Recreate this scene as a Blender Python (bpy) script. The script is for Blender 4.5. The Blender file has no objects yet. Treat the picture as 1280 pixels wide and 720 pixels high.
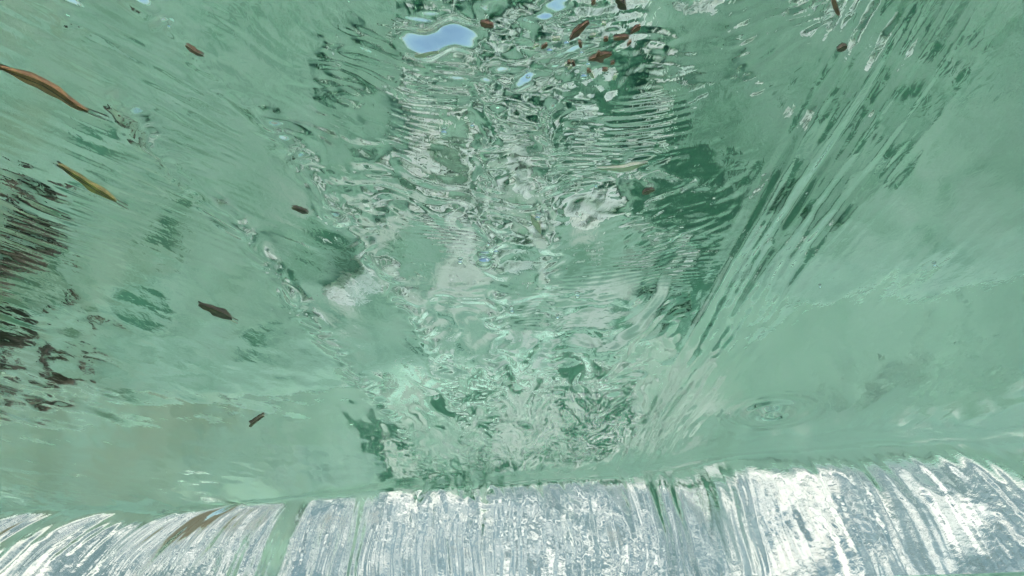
import bpy, bmesh, math, random
import numpy as np
from mathutils import Vector, Matrix

random.seed(7)
R = math.radians
scene = bpy.context.scene
C = scene.collection

# ------------------------------------------------------------------ camera (under water, looking up and downstream)
cam_data = bpy.data.cameras.new('camera')
cam = bpy.data.objects.new('camera', cam_data)
C.objects.link(cam)
cam.location = (0.0, 0.0, -0.40)
cam.rotation_euler = (R(90 + 22.2), 0, 0)
cam_data.sensor_width = 36.0
cam_data.lens = 36.0 * 1200 / 1280
cam_data.clip_start = 0.01
cam_data.clip_end = 2000
scene.camera = cam

# ------------------------------------------------------------------ sky, sun, exposure
SUN_ELEV, SUN_AZ = 62, 84          # azimuth from +Y towards +X
world = bpy.data.worlds.new('World')
scene.world = world
world.use_nodes = True
wn = world.node_tree
bg = wn.nodes['Background']
sky = wn.nodes.new('ShaderNodeTexSky')
sky.sky_type = 'NISHITA'
sky.sun_disc = False
sky.sun_elevation = R(SUN_ELEV)
sky.sun_rotation = R(SUN_AZ)
sky.air_density = 1.0
sky.dust_density = 0.4
sky.ozone_density = 0.2
tint = wn.nodes.new('ShaderNodeMix'); tint.data_type = 'RGBA'; tint.blend_type = 'MULTIPLY'
tint.inputs[0].default_value = 1.0
tint.inputs[7].default_value = (0.94, 1.08, 1.0, 1)      # white balance of the whole sky
wn.links.new(sky.outputs[0], tint.inputs[6])
wn.links.new(tint.outputs[2], bg.inputs[0])
bg.inputs[1].default_value = 0.09

sun_data = bpy.data.lights.new('sun', 'SUN')
sun_data.energy = 4.0
sun_data.angle = R(14)
sun_data.color = (1.0, 0.96, 0.90)
sun = bpy.data.objects.new('sun', sun_data)
C.objects.link(sun)
az, el = R(SUN_AZ), R(SUN_ELEV)
sdir = Vector((math.sin(az) * math.cos(el), math.cos(az) * math.cos(el), math.sin(el)))
sun.rotation_euler = (-sdir).to_track_quat('-Z', 'Y').to_euler()

scene.view_settings.view_transform = 'Standard'
scene.view_settings.look = 'None'
scene.view_settings.exposure = 0.55
scene.view_settings.gamma = 1.0
cy = scene.cycles
cy.use_denoising = True
cy.max_bounces = 14
cy.diffuse_bounces = 4
cy.glossy_bounces = 10
cy.transmission_bounces = 10
cy.volume_bounces = 1
cy.caustics_reflective = True
cy.caustics_refractive = True
cy.blur_glossy = 0.4
cy.sample_clamp_indirect = 6.0

# ------------------------------------------------------------------ helpers
def _hash(ix, iy, seed):
    n = (ix.astype(np.int64) * 374761393 + iy.astype(np.int64) * 668265263 + seed * 974634777) & 0xFFFFFFFF
    n = ((n ^ (n >> 13)) * 1274126177) & 0xFFFFFFFF
    n = (n ^ (n >> 16)) & 0xFFFFFFFF
    return n.astype(np.float32) * np.float32(1 / 4294967296.0)

def gnoise(x, y, seed=0):
    """gradient noise, about -0.7..0.7, one cell per unit"""
    ix, iy = np.floor(x), np.floor(y)
    fx, fy = x - ix, y - iy
    ix = ix.astype(np.int64); iy = iy.astype(np.int64)
    u = fx * fx * fx * (fx * (fx * 6 - 15) + 10)
    v = fy * fy * fy * (fy * (fy * 6 - 15) + 10)
    def g(dx, dy):
        a = _hash(ix + dx, iy + dy, seed) * 2 * math.pi
        return np.cos(a) * (fx - dx) + np.sin(a) * (fy - dy)
    n0 = g(0, 0) * (1 - u) + g(1, 0) * u
    n1 = g(0, 1) * (1 - u) + g(1, 1) * u
    return n0 * (1 - v) + n1 * v

def fbm(x, y, seed=0, octaves=3, gain=0.5):
    s = 0; a = 1.0
    for o in range(octaves):
        s = s + a * gnoise(x, y, seed + 17 * o)
        x = x * 2.03 + 5.1; y = y * 1.97 - 3.7; a *= gain
    return s

def sm(a, b, x):
    t = np.clip((x - a) / (b - a), 0, 1)
    return t * t * (3 - 2 * t)

def window(x, a, b, s):
    return sm(a - s, a + s, x) * (1 - sm(b - s, b + s, x))

LIPX = [-6, -1.32, -0.70, -0.417, -0.20, -0.071, 0.20, 0.42, 0.691, 0.938, 2.2]
LIPY = [2.46, 2.44, 2.42, 2.21, 2.10, 2.07, 1.98, 1.76, 1.64, 1.52, 1.10]
_lx = np.linspace(-7, 7, 1401)
_ly = np.interp(_lx, LIPX, LIPY)
_k = np.hanning(17); _k /= _k.sum()
_ly = _ly + 0.012 * np.sin(_lx * 23 + 1) * np.sin(_lx * 7.3) + 0.010 * np.sin(_lx * 51 + 2 * np.sin(_lx * 11))
_ly = np.convolve(np.pad(_ly, 8, mode='edge'), _k, mode='valid')
def lip(x):
    return np.interp(x, _lx, _ly)

def mesh_from_grid(name, X, Y, Z, mat):
    ny, nx = X.shape
    me = bpy.data.meshes.new(name)
    n = nx * ny
    me.vertices.add(n)
    me.vertices.foreach_set('co', np.stack([X, Y, Z], -1).astype(np.float32).ravel())
    i = np.arange(n).reshape(ny, nx)
    q = np.stack([i[:-1, :-1], i[:-1, 1:], i[1:, 1:], i[1:, :-1]], -1).reshape(-1, 4)
    me.loops.add(q.size)
    me.loops.foreach_set('vertex_index', q.ravel().astype(np.int32))
    me.polygons.add(len(q))
    me.polygons.foreach_set('loop_start', np.arange(0, q.size, 4, dtype=np.int32))
    me.update(calc_edges=True)
    me.polygons.foreach_set('use_smooth', np.ones(len(q), dtype=bool))
    me.materials.append(mat)
    o = bpy.data.objects.new(name, me)
    C.objects.link(o)
    return o

def tag(o, label=None, cat=None, group=None, kind=None):
    if label: o['label'] = label
    if cat: o['category'] = cat
    if group: o['group'] = group
    if kind: o['kind'] = kind
    return o

class Mat:
    def __init__(self, name):
        self.m = bpy.data.materials.new(name)
        self.m.use_nodes = True
        self.t = self.m.node_tree
        self.b = self.t.nodes.get('Principled BSDF')
        self.out = self.t.nodes.get('Material Output')
    def n(self, typ, **kw):
        nd = self.t.nodes.new(typ)
        for k, v in kw.items():
            if k.startswith('i_'):
                key = k[2:]
                nd.inputs[int(key) if key.isdigit() else key.replace('_', ' ')].default_value = v
            else:
                setattr(nd, k, v)
        return nd
    def l(self, a, b):
        self.t.links.new(a, b)
    def noise(self, scale, detail=4, rough=0.55, vec=None, dist=0.0):
        nd = self.n('ShaderNodeTexNoise')
        nd.inputs['Scale'].default_value = scale
        nd.inputs['Detail'].default_value = detail
        nd.inputs['Roughness'].default_value = rough
        nd.inputs['Distortion'].default_value = dist
        if vec is not None: self.l(vec, nd.inputs['Vector'])
        return nd
    def ramp(self, fac, stops):
        nd = self.n('ShaderNodeValToRGB')
        e = nd.color_ramp.elements
        while len(e) < len(stops): e.new(0.5)
        for el_, (p, c) in zip(e, stops):
            el_.position = p
            el_.color = (c[0], c[1], c[2], 1) if hasattr(c, '__len__') else (c, c, c, 1)
        self.l(fac, nd.inputs[0])
        return nd
    def mix(self, fac, a, b, blend='MIX'):
        nd = self.n('ShaderNodeMix', data_type='RGBA', blend_type=blend)
        for sock, v in ((nd.inputs[0], fac), (nd.inputs[6], a), (nd.inputs[7], b)):
            if isinstance(v, (int, float)): sock.default_value = v
            elif isinstance(v, tuple): sock.default_value = (v[0], v[1], v[2], 1)
            else: self.l(v, sock)
        return nd.outputs[2]

# ------------------------------------------------------------------ materials
def make_water():
    M = Mat('clear_water')
    M.t.nodes.remove(M.b)
    g = M.n('ShaderNodeBsdfGlass', distribution='GGX')
    g.inputs['Roughness'].default_value = 0.0
    g.inputs['IOR'].default_value = 1.333
    g.inputs['Color'].default_value = (0.97, 1.0, 0.985, 1)
    M.l(g.outputs[0], M.out.inputs['Surface'])
    geo = M.n('ShaderNodeTexCoord')
    mp = M.n('ShaderNodeMapping')
    mp.inputs['Scale'].default_value = (1.0, 0.45, 1.0)
    M.l(geo.outputs['Object'], mp.inputs['Vector'])
    n1 = M.noise(150, 2, 0.5, mp.outputs[0], 0.6)
    b = M.n('ShaderNodeBump')
    b.inputs['Strength'].default_value = 1.0
    b.inputs['Distance'].default_value = 0.00012
    M.l(n1.outputs['Fac'], b.inputs['Height'])
    M.l(b.outputs[0], g.inputs['Normal'])
    return M.m

def make_curtain():
    M = Mat('falling_water')
    M.t.nodes.remove(M.b)
    g = M.n('ShaderNodeBsdfGlass', distribution='GGX')
    g.inputs['Roughness'].default_value = 0.05
    g.inputs['IOR'].default_value = 1.333
    M.l(g.outputs[0], M.out.inputs['Surface'])
    geo = M.n('ShaderNodeTexCoord')
    n1 = M.noise(70, 3, 0.6, geo.outputs['Object'], 1.0)
    b = M.n('ShaderNodeBump')
    b.inputs['Strength'].default_value = 1.0
    b.inputs['Distance'].default_value = 0.0002
    M.l(n1.outputs['Fac'], b.inputs['Height'])
    M.l(b.outputs[0], g.inputs['Normal'])
    return M.m

def make_bed():
    M = Mat('silt_and_bank')
    tc = M.n('ShaderNodeTexCoord').outputs['Object']
    sep = M.n('ShaderNodeSeparateXYZ'); M.l(tc, sep.inputs[0])
    big = M.noise(4.5, 6, 0.65, tc, 0.8)
    mid = M.noise(12, 5, 0.65, tc, 0.6)
    fine = M.noise(70, 4, 0.7, tc)
    silt = M.ramp(mid.outputs['Fac'], [(0.32, (0.16, 0.32, 0.225)), (0.48, (0.29, 0.48, 0.36)), (0.70, (0.38, 0.55, 0.44))])
    av = M.n('ShaderNodeAttribute', attribute_name='algae')
    am = M.n('ShaderNodeMath', operation='MULTIPLY_ADD'); am.inputs[1].default_value = 0.55
    M.l(mid.outputs['Fac'], am.inputs[0]); M.l(av.outputs['Fac'], am.inputs[2])
    algae = M.ramp(am.outputs[0], [(0.55, 0.0), (0.85, 1.0)])
    c1 = M.mix(algae.outputs[0], silt.outputs[0], (0.06, 0.185, 0.115))
    gv = M.n('ShaderNodeAttribute', attribute_name='gravel')
    c1 = M.mix(gv.outputs['Fac'], c1, (0.64, 0.72, 0.62))
    ol = M.n('ShaderNodeMapRange'); ol.inputs[1].default_value = -0.45; ol.inputs[2].default_value = -1.15; ol.inputs[4].default_value = 0.5
    M.l(sep.outputs['X'], ol.inputs[0])
    on = M.ramp(big.outputs['Fac'], [(0.42, 0.0), (0.58, 1.0)])
    of = M.n('ShaderNodeMath', operation='MULTIPLY'); M.l(ol.outputs[0], of.inputs[0]); M.l(on.outputs[0], of.inputs[1])
    c1 = M.mix(of.outputs[0], c1, (0.21, 0.23, 0.13))
    grain = M.ramp(fine.outputs['Fac'], [(0.35, 0.93), (0.65, 1.04)])
    c1 = M.mix(1.0, c1, grain.outputs[0], 'MULTIPLY')
    soil = M.ramp(mid.outputs['Fac'], [(0.3, (0.035, 0.035, 0.02)), (0.55, (0.12, 0.11, 0.07)), (0.75, (0.06, 0.09, 0.035))])
    h = M.n('ShaderNodeMapRange'); h.inputs[1].default_value = -0.12; h.inputs[2].default_value = 0.05
    yy = M.n('ShaderNodeMapRange'); yy.inputs[1].default_value = 3.0; yy.inputs[2].default_value = 3.4; yy.inputs[4].default_value = 0.95
    M.l(sep.outputs['Y'], yy.inputs[0])
    ad = M.n('ShaderNodeMath', operation='ADD'); M.l(sep.outputs['Z'], ad.inputs[0]); M.l(yy.outputs[0], ad.inputs[1])
    M.l(ad.outputs[0], h.inputs[0])
    c = M.mix(h.outputs[0], c1, soil.outputs[0])
    M.l(c, M.b.inputs['Base Color'])
    M.b.inputs['Roughness'].default_value = 0.9
    M.b.inputs['Specular IOR Level'].default_value = 0.1
    bp = M.n('ShaderNodeBump'); bp.inputs['Strength'].default_value = 0.25; bp.inputs['Distance'].default_value = 0.008
    M.l(fine.outputs['Fac'], bp.inputs['Height']); M.l(bp.outputs[0], M.b.inputs['Normal'])
    return M.m

def make_stone(name, a, b, c):
    M = Mat(name)
    info = M.n('ShaderNodeObjectInfo')
    tc = M.n('ShaderNodeTexCoord').outputs['Object']
    n1 = M.noise(2.5, 3, 0.55, tc, 0.5)
    n2 = M.noise(9, 3, 0.6, tc)
    base = M.ramp(info.outputs['Random'], [(0.0, a), (0.5, b), (1.0, c)])
    sh = M.ramp(n1.outputs['Fac'], [(0.3, 0.85), (0.7, 1.08)])
    col = M.mix(1.0, base.outputs[0], sh.outputs[0], 'MULTIPLY')
    sp = M.ramp(n2.outputs['Fac'], [(0.35, 0.93), (0.6, 1.03)])
    col = M.mix(1.0, col, sp.outputs[0], 'MULTIPLY')
    M.l(col, M.b.inputs['Base Color'])
    M.b.inputs['Roughness'].default_value = 0.7
    bp = M.n('ShaderNodeBump'); bp.inputs['Strength'].default_value = 0.4; bp.inputs['Distance'].default_value = 0.003
    M.l(n2.outputs['Fac'], bp.inputs['Height']); M.l(bp.outputs[0], M.b.inputs['Normal'])
    return M.m

def make_leafmat(name, dark, light, sc=60):
    M = Mat(name)
    tc = M.n('ShaderNodeTexCoord').outputs['Object']
    n1 = M.noise(sc, 5, 0.7, tc, 0.3)
    r = M.ramp(n1.outputs['Fac'], [(0.3, dark), (0.7, light)])
    M.l(r.outputs[0], M.b.inputs['Base Color'])
    M.b.inputs['Roughness'].default_value = 0.55
    return M.m

def make_lower():
    M = Mat('broken_white_water')
    tc = M.n('ShaderNodeTexCoord').outputs['Object']
    n1 = M.noise(1.1, 1.5, 0.5, tc, 1.0)
    r = M.ramp(n1.outputs['Fac'], [(0.42, (0.085, 0.13, 0.115)), (0.52, (0.21, 0.265, 0.24)), (0.61, (0.88, 0.84, 0.70))])
    sep = M.n('ShaderNodeSeparateXYZ'); M.l(tc, sep.inputs[0])
    mr = M.n('ShaderNodeMapRange'); mr.inputs[1].default_value = 4.6; mr.inputs[2].default_value = 3.4
    M.l(sep.outputs['Y'], mr.inputs[0])
    c = M.mix(mr.outputs[0], r.outputs[0], (0.27, 0.45, 0.35))      # green pool where the fall lands
    M.l(c, M.b.inputs['Base Color'])
    M.b.inputs['Roughness'].default_value = 0.10
    n2 = M.noise(3, 1.5, 0.5, tc, 0.6)
    bp = M.n('ShaderNodeBump'); bp.inputs['Strength'].default_value = 1.0; bp.inputs['Distance'].default_value = 0.06
    M.l(n2.outputs['Fac'], bp.inputs['Height']); M.l(bp.outputs[0], M.b.inputs['Normal'])
    return M.m

WATER = make_water()
CURTAIN = make_curtain()
BED = make_bed()
PALE = make_stone('pale_stone', (0.76, 0.84, 0.76), (0.84, 0.86, 0.78), (0.60, 0.74, 0.64))
DARKST = make_stone('dark_stone', (0.08, 0.21, 0.135), (0.10, 0.23, 0.15), (0.08, 0.18, 0.11))
BROWNST = make_stone('brown_stone', (0.075, 0.065, 0.04), (0.11, 0.09, 0.055), (0.06, 0.055, 0.04))
LOWER = make_lower()

# ------------------------------------------------------------------ streambed, sill and banks: one ground sheet
def bed_height(x, y):
    yl = lip(x)
    z = -0.80 + 0.55 * sm(0.35, 1.0, (y - 0.3) / (yl - 0.42 + 1e-6) )
    z = z + 0.035 * fbm(x * 2.5, y * 2.5, 5, 3) * (1 - sm(yl - 0.4, yl - 0.1, y))
    fall = np.clip(y - (yl + 0.02), 0, None)
    z = np.where(y > yl + 0.02, -0.25 - 1.5 * fall, z)
    z = np.maximum(z, np.where(y > yl, -1.27, -9))
    wide = 22 * sm(yl - 0.1, yl + 0.6, y)
    bank = sm(1.5 + wide, 3.0 + wide, np.abs(x + 0.15)) * 1.75 + 0.05 * np.clip(np.abs(x) - 3 - wide, 0, 60)
    bank = bank * (1 + 0.25 * fbm(x * 0.5 + 3, y * 0.5, 9, 3))
    up = sm(-2.0, -6.0, y) * 1.4
    far = 0.16 * np.clip(y - 38, 0, 45) * (1 + 0.4 * gnoise(x * 0.03, y * 0.03, 4))
    z = z + bank + up + far + 0.06 * fbm(x * 1.1, y * 1.1, 21, 4) * sm(1.5, 2.5, np.abs(x))
    return z

def grow(a, b, first, ratio):
    out = [a]; s = first
    while abs(out[-1] - a) < abs(b - a):
        out.append(out[-1] + math.copysign(s, b - a)); s *= ratio
    return out[1:]

gx = np.array(sorted(grow(-1.8, -320, 0.05, 1.12)) + list(np.arange(-1.8, 1.8001, 0.03)) + grow(1.8, 320, 0.05, 1.12))
gy = np.array(sorted(grow(0, -320, 0.05, 1.14)) + list(np.arange(0, 3.6, 0.025)) + grow(3.6, 320, 0.05, 1.10))
GX, GY = np.meshgrid(gx, gy)
ground = mesh_from_grid('streambed_ground', GX, GY, bed_height(GX, GY), BED)
def blob(x, y, cx, cy, r): return np.exp(-(((x - cx) ** 2 + (y - cy) ** 2) / r ** 2))
wx_ = GX + 0.06 * fbm(GX * 6, GY * 6, 61, 3); wy_ = GY + 0.06 * fbm(GX * 6, GY * 6, 62, 3)
sc_ = np.interp(wy_, [1.0, 1.21, 1.40, 1.65, 1.95, 2.3], [0.80, 0.66, 0.48, 0.36, 0.29, 0.25])
alg = 0.9 * np.maximum(np.exp(-((wx_ - sc_) / 0.022) ** 2), np.exp(-((wx_ - sc_ + 0.11) / 0.018) ** 2)) * sm(1.0, 1.2, GY)
for cx_, cy_, r_ in ((-0.15, 1.51, 0.06), (0.30, 1.43, 0.03), (0.20, 1.50, 0.03), (0.12, 1.47, 0.03), (-0.30, 1.40, 0.045), (-0.36, 1.70, 0.04), (-0.57, 2.03, 0.035), (-0.52, 1.93, 0.03), (-0.70, 1.75, 0.04), (-0.62, 1.62, 0.035), (-0.80, 1.95, 0.04), (-0.98, 1.80, 0.045), (-1.08, 1.92, 0.05), (-0.9, 1.95, 0.03), (0.20, 1.33, 0.05), (-0.05, 1.37, 0.05), (0.05, 1.30, 0.06), (-0.75, 1.60, 0.05), (-1.2, 2.1, 0.06), (-1.05, 2.2, 0.05), (-0.95, 2.3, 0.06)):
    alg = np.maximum(alg, 0.95 * blob(wx_, wy_, cx_, cy_, r_))
arnd = random.Random(3)
for _ in range(34):
    alg = np.maximum(alg, 0.9 * blob(wx_, wy_, arnd.uniform(-0.34, 0.36), arnd.uniform(1.25, 1.9), arnd.uniform(0.014, 0.032)))
face = sm(0.0, 0.08, GY - lip(GX)) * window(GX, -0.50, 0.24, 0.06)
fpat = fbm(GX * 7, GY * 5 + bed_height(GX, GY) * 5, 63, 2)
alg = np.maximum(alg, 1.1 * face * (1 - sm(-0.16, -0.02, fpat)))
at = ground.data.attributes.new('algae', 'FLOAT', 'POINT')
at.data.foreach_set('value', alg.ravel().astype(np.float32))
grav = face * sm(0.10, 0.20, fpat) + (1 - face) * window(GX, -0.42, 0.24, 0.08) * sm(1.42, 1.60, GY) * sm(0.09, 0.22, fbm(GX * 6.5, GY * 6.5, 66, 2))
at2 = ground.data.attributes.new('gravel', 'FLOAT', 'POINT')
at2.data.foreach_set('value', grav.ravel().astype(np.float32))
tag(ground, 'green silt streambed rising to brown earth banks', kind='structure')

# lower stream below the fall
lx = np.linspace(-26, 26, 180); lyy = np.array(list(np.linspace(0.0, 11, 90)) + grow(11, 240, 0.3, 1.1))
LX, LY = np.meshgrid(lx, lyy)
LY = LY + lip(LX) + 0.60
LZ = -1.12 + 0.06 * fbm(LX * 1.6, LY * 1.6, 31, 4) * (1 + 1.5 * (1 - sm(3, 5, LY)))
lower = mesh_from_grid('lower_stream_water', LX, LY, LZ, LOWER)
tag(lower, 'white broken stream water beyond the fall', kind='structure')

# ------------------------------------------------------------------ water: one rippled sheet that bends down over the sill
cols = np.concatenate([np.array(sorted(grow(-1.5, -6, 0.004, 1.12))), np.arange(-1.5, -0.6, 0.0036),
                       np.arange(-0.6, 0.6, 0.0016), np.arange(0.6, 1.5001, 0.0036), np.array(grow(1.5, 6, 0.004, 1.12))])
rows = []
d = 0.0
while d < 2.15:                                   # distance upstream of the lip
    rows.append(-d); d += max(0.0011, (2.0 - d) * 0.0026) if d < 2.0 else 0.004
rows += grow(rows[-1], -8, 0.005, 1.15)
rows = sorted(rows)
SPLIT = 0.045                                      # arc length past the lip where the fall begins
s = 0.0
down = []
while s < 0.62:
    s += 0.0024; down.append(s)
down += grow(down[-1], 1.75, 0.004, 1.06)
rows = np.array(rows + down)
U, S = np.meshgrid(cols, rows)
YL = lip(U)
def ripples(x, y):
    """height of the running water above rest, metres"""
    shp = x.shape
    x = x.ravel().astype(np.float64); y = y.ravel().astype(np.float64)
    wx = x + 0.010 * fbm(x * 9, y * 6, 101, 2); wy = y + 0.016 * fbm(x * 8, y * 8, 102, 2)
    h = 0.0030 * gnoise(wx * 4.2, wy * 3.0, 1) + 0.0012 * fbm(wx * 11, wy * 7, 2, 2)
    def add(mask, fn):
        k = np.nonzero(mask > 0.004)[0]
        if len(k): h[k] += mask[k] * fn(x[k], y[k], wx[k], wy[k])
    # rough running water in the middle: curved cross waves with sharp crests
    wl = np.interp(y, [0.35, 0.65, 1.06, 1.56, 2.06], [-0.22, -0.19, -0.12, -0.155, -0.19])
    wr = np.interp(y, [0.35, 0.65, 1.06, 1.56, 2.06], [0.19, 0.19, 0.20, 0.22, 0.25])
    mc = sm(wl - 0.03, wl + 0.03, x) * (1 - sm(wr - 0.03, wr + 0.04, x))
    mc = mc * (1 - 0.85 * np.exp(-(((x + 0.045) / 0.045) ** 4 + ((y - 0.545) / 0.024) ** 4)))
    mc = mc * (1 - 0.65 * sm(0.06, 0.12, x) * (1 - sm(0.56, 0.68, y)))
    def middle(x, y, wx, wy):
        c0 = 0.035 + 0.02 * np.sin(y * 5)
        yy = wy + 1.6 * (x - c0) ** 2 + 0.010 * gnoise(x * 14, y * 10, 103)
        st = 1 / (0.62 + 0.42 * np.clip(y, 0.4, 2.2))      # crests further apart downstream
        q1 = 0.020 * gnoise(x * 16, y * 11, 104); q2 = 0.020 * gnoise(x * 15 + 7, y * 12, 105)
        n1 = gnoise((wx + q1) * 26, (yy + q2) * 44 * st, 11)
        n2 = gnoise((wx + q2) * 62, (yy + q1) * 98 * st, 12)
        n4 = gnoise((wx - q1) * 120 + 0.6 * n2, (yy + q2) * 190 * st, 112)
        n3 = gnoise(wx * 15 + 1.2 * q2 * 30, wy * 14, 13)
        patch = 0.22 + 1.0 * sm(-0.25, 0.35, gnoise(x * 9, y * 6, 14))
        r = patch * (0.0017 * n3 + 0.00085 * (0.5 - 2 * np.abs(n1)) + 0.00040 * n2 + 0.00009 * n4)
        comb = np.sin((yy + 0.09 * gnoise(x * 6, y * 6, 15) * x) * 2 * math.pi / 0.0095 + 5 * gnoise(x * 18, y * 18, 16))
        r = r - patch * sm(0.85, 1.4, y) * 0.97 * (0.00040 * n2 + 0.00009 * n4 - 0.00085 * np.abs(n1))
        yc = wy - 0.085 * np.cos(2 * math.pi * (x - 0.015 + q1) / 0.115) + 0.5 * q2
        cres = gnoise((wx + q2) * 17, yc * 7.0, 113)
        cre2 = np.abs(gnoise((wx + q1) * 29, yc * 11, 114))
        r = r + sm(0.75, 1.25, y) * (0.0046 * cres - 0.0012 * cre2 + 0.00012 * gnoise((wx + q2) * 62, yc * 26, 115))
        return r + 0.00012 * (1 - sm(0.9, 1.3, y)) * comb * sm(0.05, 0.45, gnoise(x * 9 + 3, y * 7, 17))
    add(mc, middle)
    # long streaks drawn out along the flow on one side
    ms = window(x, 0.215, 0.325, 0.045) * (0.45 + 0.55 * sm(0.5, 0.75, y))
    def streaks(x, y, wx, wy):
        sx = x + 0.010 * gnoise(x * 6, y * 4, 19) + 0.012 * (y - 1.0)
        k = 0.5 + 0.8 * sm(-0.2, 0.3, gnoise(x * 9, y * 3, 18))
        return k * (0.00105 * gnoise(sx * 66, y * 3.6, 20) + 0.00075 * gnoise(sx * 130, y * 6, 21) + 0.0010 * gnoise(sx * 26, y * 2.6, 22)
                    + 0.00034 * gnoise(sx * 80, y * 34, 34))
    add(ms, streaks)
    def wide(x, y, wx, wy):
        sx = x + 0.010 * gnoise(x * 6, y * 4, 19) + 0.012 * (y - 1.0)
        return 0.00050 * gnoise(sx * 60, y * 2.4, 23) * sm(-0.1, 0.5, gnoise(x * 4, y * 2, 24)) + 0.0013 * gnoise(sx * 12, y * 2.4, 25)
    add(sm(0.27, 0.42, x), wide)
    # slanting fine streaks on the other side
    ml = 1 - sm(-0.27, -0.17, x - (y - 0.5) * 0.06)
    near = 1 - sm(0.76, 1.05, y + 0.25 * (x + 0.4))
    def slant(x, y, wx, wy):
        a = (0.8 * x - 0.6 * y); b = (0.6 * x + 0.8 * y)
        return (0.00085 * gnoise(a * 75 + 0.5 * gnoise(b * 12, a * 12, 26), b * 13, 27)
                + 0.00028 * gnoise(a * 150, b * 28, 28)) * (0.35 + 1.0 * sm(-0.2, 0.4, gnoise(x * 6, y * 6, 29)))
    add(ml * near, slant)
    def rough(x, y, wx, wy):
        return (0.0017 * gnoise(wx * 14, wy * 9, 30) + 0.0009 * gnoise(wx * 34, wy * 17, 31)
                + 0.00036 * gnoise(wx * 70, wy * 30, 32)) * (0.55 + 1.0 * sm(-0.1, 0.4, gnoise(x * 3.2, y * 2.2, 33)))
    add(ml * (1 - near), rough)
    # coarser chop close to the left bank
    add((1 - sm(-0.62, -0.42, x + (y - 0.9) * 0.30)) * sm(0.70, 0.85, y), lambda x, y, wx, wy:
        0.0026 * gnoise(wx * 15, wy * 9, 35) + 0.0005 * gnoise(wx * 42, wy * 24, 36))
    # creases: a slanting seam on each side of the rough water and one down its middle
    def seam(xs, ys, width, amp, seed):
        def fn(x, y, wx, wy):
            br = sm(-0.35, 0.2, gnoise(y * 16, x * 5, seed + 1))
            return amp * (1 + 1.1 * gnoise(x * 55 + 2 * gnoise(x * 20, y * 20, seed + 3), y * 36 + 2 * gnoise(x * 30, y * 12, seed + 4), seed + 2)) * (0.35 + 0.65 * br)
        c = np.interp(y, ys, xs) + 0.006 * gnoise(y * 22, y * 0 + 0.5, seed)
        add(np.exp(-((x - c) / width) ** 2) * (0.35 + 0.65 * sm(0.5, 0.7, y)), fn)
    seam([-0.237, -0.190, -0.113, -0.087], [0.49, 0.637, 1.055, 1.31], 0.012, -0.0034, 40)
    seam([-0.29, -0.268, -0.227, -0.19], [0.65, 0.803, 1.238, 1.66], 0.013, -0.0034, 50)
    seam([0.03, 0.046, 0.058, 0.120], [0.65, 1.029, 1.36, 1.81], 0.011, -0.0026, 60)
    seam([-0.02, -0.029, -0.052], [1.26, 1.56, 2.0], 0.013, -0.0028, 70)
    # smooth long ridges beside the streaks
    for cx, amp, wd in ((0.262, 0.0021, 0.007), (0.229, -0.0017, 0.006), (0.300, 0.0013, 0.008)):
        c = cx + 0.010 * gnoise(y * 3.0, y * 0 + cx * 90, 80) + 0.012 * (1 - y) 
        h += amp * np.exp(-((x - c) / wd) ** 2) * (0.4 + 0.6 * sm(-0.3, 0.3, gnoise(y * 4, y * 0 + cx * 50, 81))) * sm(0.48, 0.75, y) * (1 + 0.9 * sm(1.1, 1.7, y))
    # ring ripples where drops fell
    for (rx, ry, amp, lam, dec) in ((0.419, 1.510, 0.0062, 0.026, 0.052), (-0.029, 0.898, 0.0007, 0.012, 0.014)):
        rr = np.sqrt((x - rx) ** 2 + ((y - ry) * 0.7) ** 2)
        h += amp * np.cos(rr * 2 * math.pi / lam) * np.exp(-(rr / dec) ** 2)
    # steeper facets of the surface
    def facet(fx, fy, sx_, sy_, tilt):
        yr = y - fy + 0.22 * (x - fx) + 0.004 * np.sin((x - fx) * 190)
        e = np.exp(-(((x - fx) / sx_) ** 4 + (yr / sy_) ** 4))
        return -e * yr * tilt
    h += facet(-0.049, 0.537, 0.024, 0.014, 0.27) + facet(0.028, 0.502, 0.010, 0.011, 0.18)
    h += facet(0.008, 0.585, 0.006, 0.008, 0.26) + facet(-0.232, 0.515, 0.006, 0.005, 0.22)
    h *= 1 - sm(1.6, 3.0, np.abs(x))
    return h.reshape(shp)

# resting profile: the surface bends quickly over the lip and keeps steepening
ss = np.linspace(0, 2.2, 2201)
def profile(angles):
    a = np.radians(np.interp(ss, [0, 0.045, 0.10, 0.22, 0.34, 0.6, 2.2], angles))
    return a, np.concatenate([[0], np.cumsum(np.cos(a[:-1]) * 0.001)]), np.concatenate([[0], -np.cumsum(np.sin(a[:-1]) * 0.001)])
A0, Y0, Z0 = profile([0, 32, 44, 52, 55.5, 62, 62])      # middle
A1, Y1, Z1 = profile([0, 32, 43, 48.5, 51, 58, 60])    # both sides
Sx = np.maximum(S, 0)
mid_w = np.maximum(window(U, -0.45, 0.27, 0.12), sm(0.55, 0.85, U))
th = np.interp(Sx, ss, A0) * mid_w + np.interp(Sx, ss, A1) * (1 - mid_w)
Yp = np.where(S <= 0, YL + S, YL + np.interp(Sx, ss, Y0) * mid_w + np.interp(Sx, ss, Y1) * (1 - mid_w))
Zp = np.where(S <= 0, 0.0, np.interp(Sx, ss, Z0) * mid_w + np.interp(Sx, ss, Z1) * (1 - mid_w))
# the fall spreads sideways as it drops
lean = np.interp(U, [-1.5, -0.7, -0.4, 0.0, 0.4, 0.75, 1.2], [-2.2, -1.3, -0.45, 0.05, 0.5, 1.5, 2.4])
Xp = U + lean * 0.20 * (1 - np.exp(-Sx / 0.20)) * 1.15 + 0.2 * lean * Sx
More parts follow.
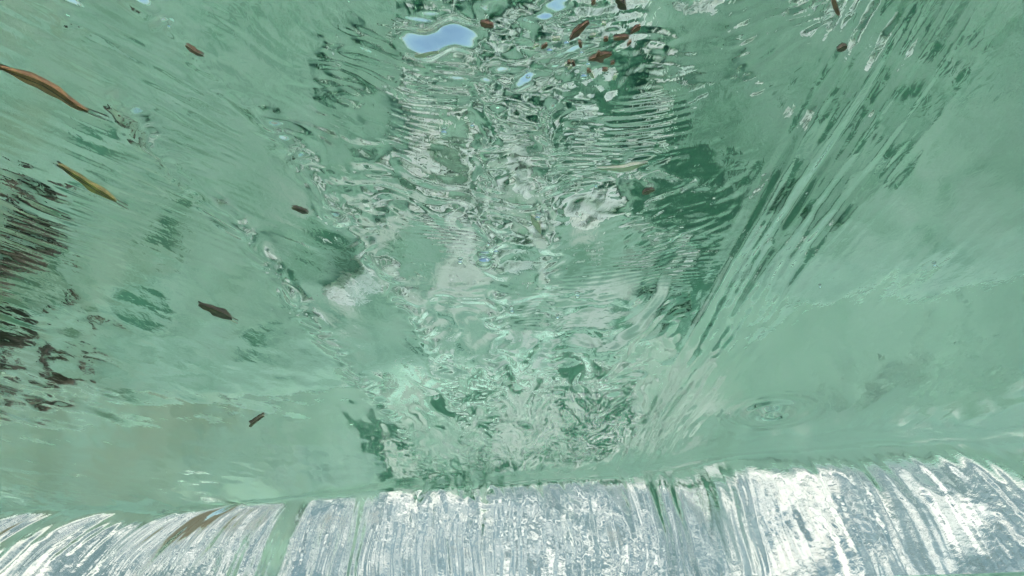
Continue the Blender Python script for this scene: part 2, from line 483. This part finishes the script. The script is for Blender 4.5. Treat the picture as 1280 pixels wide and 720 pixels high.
# ripples, fading into the ribs of the fall
H = np.zeros_like(U)
kk = int(np.searchsorted(rows, 0.26))
H[:kk] = ripples(U[:kk], (YL + S)[:kk]) * (1 - sm(0.02, 0.26, S[:kk]))
g = sm(0.01, 0.16, S)
UB = U + 0.012 * gnoise(U * 12, Sx * 8, 207)
side = 1 - 0.6 * sm(0.25, 0.5, U)
rib = (0.016 * side * gnoise(U * 8 + 0.4, Sx * 0.9, 201) + 0.0075 * (0.4 + 0.6 * side) * gnoise(UB * 17, Sx * 1.8, 202)
       + 0.0040 * gnoise(UB * 36, Sx * 2.0, 203) + 0.0022 * gnoise(UB * 80, Sx * 4, 204) + 0.00045 * gnoise(UB * 170, Sx * 10, 208))
chop = (0.0006 * gnoise(UB * 75, Sx * 26, 205) + 0.0016 * gnoise(UB * 28, Sx * 10, 206) + 0.00025 * gnoise(UB * 150, Sx * 80, 210)) * (0.25 + sm(-0.3, 0.3, gnoise(U * 5, Sx * 5, 209)))
H = H + g * (rib + chop)
# move along the resting normal
nY = np.sin(th); nZ = np.cos(th)
nY = np.where(S <= 0, 0, nY); nZ = np.where(S <= 0, 1, nZ)
WX, WY, WZ = Xp, Yp + H * nY, Zp + H * nZ
isplit = int(np.searchsorted(rows, SPLIT))
surf = mesh_from_grid('water_surface', WX[:isplit + 1], WY[:isplit + 1], WZ[:isplit + 1], WATER)
tag(surf, 'green rippled underside of the stream water surface overhead', kind='structure')
fall = mesh_from_grid('falling_water', WX[isplit:], WY[isplit:], WZ[isplit:], CURTAIN)
tag(fall, 'silvery streaked sheet of water pouring over the lip', kind='structure')

# ------------------------------------------------------------------ stones on the bed
def stone_mesh(name, seed, flat, mat):
    rnd = random.Random(seed)
    bm = bmesh.new()
    bmesh.ops.create_icosphere(bm, subdivisions=2, radius=0.5)
    ph = [rnd.uniform(0, 6.28) for _ in range(9)]
    for v in bm.verts:
        p = v.co.copy()
        k = 1 + 0.16 * math.sin(4 * p.x + ph[0]) * math.sin(3.5 * p.y + ph[1]) + 0.10 * math.sin(7 * p.y + ph[2] + 3 * p.z) \
            + 0.08 * math.sin(8 * p.x + ph[3]) + 0.06 * math.sin(9 * p.z + ph[4])
        v.co = Vector((p.x * k, p.y * k * (0.62 + 0.3 * (seed % 3) / 2), p.z * k * flat))
    for f in bm.faces: f.smooth = True
    me = bpy.data.meshes.new(name)
    bm.to_mesh(me); bm.free()
    me.materials.append(mat)
    return me

PALES = [stone_mesh('pale_pebble', i + 1, 0.55, PALE) for i in range(6)]
DARKS = [stone_mesh('dark_stone', i + 20, 0.5, DARKST) for i in range(4)]
BROWNS = [stone_mesh('brown_rock', i + 40, 0.7, BROWNST) for i in range(4)]
rnd = random.Random(11)
def put_stone(name, me, x, y, size, sink=0.12):
    o = bpy.data.objects.new(name, me)
    C.objects.link(o)
    z = float(bed_height(np.array([x]), np.array([y]))[0])
    o.location = (x, y, z + size * (0.27 - sink))
    o.scale = (size, size, size)
    o.rotation_euler = (rnd.uniform(-.3, .3), rnd.uniform(-.3, .3), rnd.uniform(0, 6.28))
    return o

for i in range(112):
    x = rnd.gauss(0.0, 0.20)
    y = float(lip(x)) + (0.05 - abs(rnd.gauss(0, 0.34)) if i < 100 else rnd.uniform(0.08, 0.50))
    if float(lip(x)) - 0.40 < y < float(lip(x)) + 0.06 and i % 3: y -= 0.4
    crest = float(lip(x)) - 0.40 < y < float(lip(x)) + 0.06
    o = put_stone('pale_pebble', PALES[i % 6], x, y, rnd.uniform(0.016, 0.024) if crest else rnd.uniform(0.05, 0.105), 0.3 if crest else 0.12)
    tag(o, 'pale rounded pebble mirrored in the rough middle of the water', 'pebble', 'pale pebbles on the streambed')
DARKSPOTS = [(-0.152, 1.512, 0.10), (-0.10, 1.56, 0.07), (0.141, 1.486, 0.08), (0.472, 1.40, 0.05),
             (-0.266, 1.40, 0.08), (0.30, 1.72, 0.06)]
for i, (x, y, sz) in enumerate(DARKSPOTS):
    o = put_stone('dark_stone', DARKS[i % 4], x, y, sz)
    tag(o, 'dark green algae covered stone mirrored in the water surface', 'stone', 'dark stones on the streambed')

for i, (x, y, sz, lab) in enumerate([(-0.93, 1.74, 0.10, 'big dark brown stone mirrored at the left edge below the olive leaf'), (-1.02, 1.80, 0.10, 'dark brown stone mirrored beside the biggest one at the left edge'),
                                     (-1.13, 2.02, 0.14, 'dark brown stone mirrored at the left edge at mid height')]):
    tag(put_stone('brown_rock', BROWNS[i % 4], x, y, sz), lab, 'stone', 'brown stones near the left bank')
for i in range(24):
    o = put_stone('brown_rock', BROWNS[i % 4], rnd.uniform(-1.5, -0.95), rnd.uniform(1.65, 2.3), rnd.uniform(0.025, 0.075))
    tag(o, 'brown stone on the bed, mirrored by the left edge', 'stone', 'brown stones near the left bank')

# ------------------------------------------------------------------ drifting leaves and bark, lying against the underside of the surface
def surface_z(x, y):
    return float(ripples(np.array([[x]]), np.array([[y]]))[0, 0])

def drift(name, label, cat, pts, width, mat, shape='leaf', group=None, seg=18, rib=None):
    """a thin curled piece that follows the water surface along a centre line"""
    P = [Vector((a, b)) for a, b in pts]
    L = [0]
    for a, b in zip(P, P[1:]): L.append(L[-1] + (b - a).length)
    tot = L[-1]
    org = Vector((P[len(P) // 2].x, P[len(P) // 2].y, surface_z(*P[len(P) // 2])))
    rr = random.Random(hash(label) % 9973 if False else sum(map(ord, label)))
    w_ = width * 0.5
    def centre(t):
        d_ = t * tot
        for k_ in range(len(P) - 1):
            if d_ <= L[k_ + 1] or k_ == len(P) - 2:
                f = (d_ - L[k_]) / max(L[k_ + 1] - L[k_], 1e-9)
                return P[k_].lerp(P[k_ + 1], f)
    bm = bmesh.new()
    ph = [rr.uniform(0, 6.28) for _ in range(4)]
    ringsv = []; spec = []
    for i in range(seg + 1):
        t = i / seg
        c = (centre(max(t - 0.06, 0)) + centre(t) + centre(min(t + 0.06, 1))) / 3
        tg = (centre(min(t + 0.02, 1)) - centre(max(t - 0.02, 0))).normalized()
        nrm = Vector((-tg.y, tg.x))
        if shape == 'leaf': k = max(0.06, math.sin(math.pi * min(t * 0.93 + 0.04, 1)) ** 0.75)
        elif shape == 'stick': k = 0.80 + 0.15 * math.sin(5 * t + ph[0])
        else: k = (0.35 + 0.65 * math.sin(math.pi * (0.08 + 0.84 * t)) ** 0.5)
        k *= 1 + 0.14 * math.sin(9 * t + ph[1]) + 0.09 * math.sin(21 * t + ph[2])
        row = []
        for j in range(9):
            a = 2 * math.pi * j / 9
            lat = math.cos(a) * w_ * k * (1 + 0.1 * math.sin(3 * a + 7 * t + ph[3]))
            thick = (0.0003 + 0.02 * w_) if shape == 'leaf' else (0.75 * w_ if shape == 'stick' else 0.10 * w_)
            q = c + nrm * lat
            curl = 0.16 * lat * lat / max(w_, 1e-6) if shape == 'leaf' else 0
            row.append(len(spec))
            spec.append((q.x, q.y, -0.0008 - thick * k + math.sin(a) * thick * k - curl))
        ringsv.append(row)
    sp = np.array(spec)
    zz = ripples(sp[:, 0], sp[:, 1]) + sp[:, 2]
    vv = [bm.verts.new((p_[0] - org.x, p_[1] - org.y, z_ - org.z)) for p_, z_ in zip(spec, zz)]
    ringsv = [[vv[q_] for q_ in row] for row in ringsv]
    for r0, r1 in zip(ringsv, ringsv[1:]):
        for j in range(9):
            bm.faces.new((r0[j], r0[(j + 1) % 9], r1[(j + 1) % 9], r1[j]))
    bm.faces.new(ringsv[0][::-1]); bm.faces.new(ringsv[-1])
    bmesh.ops.recalc_face_normals(bm, faces=bm.faces)
    for f in bm.faces: f.smooth = True
    me = bpy.data.meshes.new(name); bm.to_mesh(me); bm.free()
    me.materials.append(mat)
    if rib is None:
        o = bpy.data.objects.new(name, me); C.objects.link(o)
        o.location = org
    else:
        o = bpy.data.objects.new(name, None); C.objects.link(o); o.location = org; o.empty_display_size = 0.01
        b = bpy.data.objects.new('blade', me); C.objects.link(b); b.parent = o
        bm = bmesh.new(); prev = None
        for i in range(seg + 4):
            t = i / seg
            c = centre(min(t, 1))
            if t > 1: c = c + (centre(1) - centre(0.9)).normalized() * (t - 1) * tot
            z = surface_z(c.x, c.y) - 0.0010 - 2 * (0.0003 + 0.02 * w_)
            rad = 0.0006 * (1.2 - 0.5 * t) if t <= 1 else 0.0005
            row = [bm.verts.new((c.x - org.x + math.cos(a) * rad, c.y - org.y + math.sin(a) * rad * 0.6, z - org.z + math.sin(a) * rad)) for a in (0, 1.26, 2.51, 3.77, 5.03)]
            if prev:
                for j in range(5): bm.faces.new((prev[j], prev[(j + 1) % 5], row[(j + 1) % 5], row[j]))
            prev = row
        bmesh.ops.recalc_face_normals(bm, faces=bm.faces)
        me2 = bpy.data.meshes.new('midrib'); bm.to_mesh(me2); bm.free(); me2.materials.append(rib)
        m_ = bpy.data.objects.new('midrib', me2); C.objects.link(m_); m_.parent = o
    tag(o, label, cat, group)
    return o

L_ORANGE = make_leafmat('orange_brown_leaf', (0.20, 0.09, 0.04), (0.46, 0.25, 0.11))
L_OLIVE = make_leafmat('olive_brown_leaf', (0.16, 0.13, 0.05), (0.50, 0.40, 0.12))
L_DARK = make_leafmat('dark_wet_leaf', (0.035, 0.03, 0.02), (0.12, 0.09, 0.055))
L_RED = make_leafmat('red_brown_leaf', (0.07, 0.035, 0.025), (0.26, 0.13, 0.075), 160)
L_GREEN = make_leafmat('green_weed', (0.02, 0.07, 0.04), (0.07, 0.16, 0.08))
L_CREAM = make_leafmat('cream_husk', (0.45, 0.45, 0.33), (0.72, 0.72, 0.58))
BARK = make_leafmat('wet_bark', (0.04, 0.035, 0.025), (0.16, 0.12, 0.07), 90)
W = 1.05
drift('drifting_leaf', 'long wavy orange brown leaf, the uppermost drifting leaf at the left edge', 'leaf', [(-0.3626, 0.5642), (-0.3514, 0.5738), (-0.3385, 0.5866), (-0.3315, 0.6041), (-0.3281, 0.6169), (-0.3204, 0.6246)], 0.0095 * W, L_ORANGE, rib=L_DARK)
drift('drifting_leaf', 'narrow olive and yellow leaf drifting just below the long orange brown leaf', 'leaf', [(-0.3794, 0.7026), (-0.3733, 0.7246), (-0.3661, 0.7491), (-0.3563, 0.7736)], 0.0080 * W, L_OLIVE, rib=L_DARK)
drift('drifting_leaf', 'dark brown broad curled leaf alone in the pale green water left of centre', 'leaf', [(-0.3598, 1.0263), (-0.3473, 1.0469), (-0.3338, 1.0764)], 0.0150 * W, L_DARK, rib=BARK)
drift('drifting_stick', 'short brown stick tilted up near the lower left above the silvery fall', 'stick', [(-0.4420, 1.588), (-0.4205, 1.5506), (-0.4020, 1.518)], 0.0062, BARK, 'stick')
drift('seed_husk', 'tiny dark pointed husk beside the upper end of the slanting seam', 'husk', [(-0.2019, 0.7847), (-0.1951, 0.7911), (-0.1883, 0.7977)], 0.0061 * W, L_DARK)
drift('leaf_fragment', 'slanting red brown leaf fragment, the longest in the cluster at the top', 'leaf', [(0.0389, 0.5369), (0.0447, 0.5266), (0.0509, 0.5174)], 0.0061 * 0.72, L_RED)
drift('leaf_fragment', 'flat red brown oval leaf fragment right of the top cluster', 'leaf', [(0.0679, 0.5352), (0.0732, 0.5343), (0.0791, 0.5343)], 0.0056 * 0.72, L_RED)
drift('leaf_fragment', 'small tilted red brown fragment, rightmost of the top cluster', 'leaf', [(0.0792, 0.5300), (0.0823, 0.5249), (0.0850, 0.5207)], 0.0044 * 0.72, L_RED)
drift('leaf_fragment', 'crumpled dark red brown fragment, lowest of the top cluster', 'leaf', [(0.0530, 0.5605), (0.0610, 0.5558), (0.0695, 0.5521)], 0.0070 * 0.72, L_RED)
drift('leaf_fragment', 'dark fragment cut by the top edge above the red brown cluster', 'leaf', [(0.0659, 0.4942), (0.0696, 0.4996), (0.0737, 0.5052)], 0.0048 * W, L_DARK)
drift('seed_husk', 'tiny black husk right of the pale cream sliver', 'husk', [(0.1161, 0.7597), (0.1205, 0.7551), (0.1264, 0.7521)], 0.0058 * W, L_DARK)
drift('pale_leaf', 'pale cream narrow leaf lying across the rough water right of centre', 'leaf', [(0.0710, 0.7134), (0.0944, 0.7107), (0.1147, 0.7013)], 0.0062 * W, L_CREAM)
drift('pale_husk', 'small cream husk on the middle seam above the white pebbles', 'husk', [(0.0178, 0.7960), (0.0226, 0.8128), (0.0277, 0.8336)], 0.0060 * W, L_CREAM)
drift('leaf_fragment', 'dark red fragment at the top edge right of the rough water', 'leaf', [(0.2027, 0.4934), (0.2074, 0.5020), (0.2130, 0.5116)], 0.0045 * 0.72, L_RED)
drift('leaf_fragment', 'small dark fragment at the upper end of the long streaks', 'leaf', [(0.2238, 0.5494), (0.2259, 0.5458), (0.2284, 0.5431)], 0.0054 * W, L_DARK)
drift('leaf_fragment', 'small brown fragment on the slanting seam near the top left', 'leaf', [(-0.2210, 0.5387), (-0.2172, 0.5458), (-0.2117, 0.5512)], 0.0053 * 0.72, L_RED)
drift('wood_sliver', 'thin cream wood sliver along the lower rim of the blue sky patch', 'sliver', [(-0.0673, 0.5512), (-0.0582, 0.5485), (-0.0498, 0.5458)], 0.0028 * W, L_CREAM, 'stick')
drift('leaf_fragment', 'tiny brown and white fragment right of the blue sky patch', 'leaf', [(-0.0210, 0.5165), (-0.0168, 0.5190), (-0.0116, 0.5207)], 0.0055 * W, L_RED)

for i in range(22):
    x = rnd.gauss(0.048, 0.018); y = rnd.gauss(0.545, 0.022); a = rnd.uniform(0, 3.1); l_ = rnd.uniform(0.0012, 0.0030)
    dx, dy = math.cos(a) * l_, math.sin(a) * l_ * 1.4
    pale = i % 3 == 0
    drift('husk_speck' if pale else 'leaf_speck', 'tiny cream speck in the cluster of flecks at the top' if pale else 'tiny dark brown speck in the cluster of flecks at the top', 'speck',
          [(x - dx, y - dy), (x, y), (x + dx, y + dy)], rnd.uniform(0.0018, 0.0034), L_CREAM if pale else L_RED, 'flake', 'cream specks at the top' if pale else 'brown specks at the top', seg=6)

# ------------------------------------------------------------------ air bubbles under the surface
MB_ = Mat('air_bubble'); MB_.t.nodes.remove(MB_.b)
gl = MB_.n('ShaderNodeBsdfGlass'); gl.inputs['IOR'].default_value = 0.75; gl.inputs['Roughness'].default_value = 0.0
MB_.l(gl.outputs[0], MB_.out.inputs['Surface'])
bm = bmesh.new(); bmesh.ops.create_icosphere(bm, subdivisions=3, radius=1.0)
for v in bm.verts: v.co.z *= 0.6
for f in bm.faces: f.smooth = True
bub_me = bpy.data.meshes.new('air_bubble'); bm.to_mesh(bub_me); bm.free(); bub_me.materials.append(MB_.m)
for i, (x, y) in enumerate([(-0.0287, 0.8978), (-0.0311, 0.6428), (-0.0535, 0.6522), (0.0735, 0.9992), (0.0, 1.0495), (0.0368, 0.5387), (0.0478, 0.5494), (0.0257, 0.5458), (0.0533, 0.5642), (0.0238, 0.7993), (0.0734, 0.7432), (0.0542, 1.0682), (-0.0535, 0.9039), (-0.0236, 0.8554), (0.4389, 0.9142), (0.3383, 0.9755), (-0.2248, 0.5174), (0.0114, 0.5787), (0.0515, 0.5787), (-0.016, 0.8742)]):
    o = bpy.data.objects.new('air_bubble', bub_me); C.objects.link(o)
    r_ = 0.0085 if i == 0 else rnd.uniform(0.0014, 0.0032)
    o.scale = (r_, r_, r_)
    o.location = (x, y, surface_z(x, y) - 0.6 * r_ - 0.0008)
    if i == 0: tag(o, 'largest clear air bubble, an oval ring near the centre', 'bubble')
    else: tag(o, 'tiny clear air bubble clinging under the rough water', 'bubble', 'tiny air bubbles')
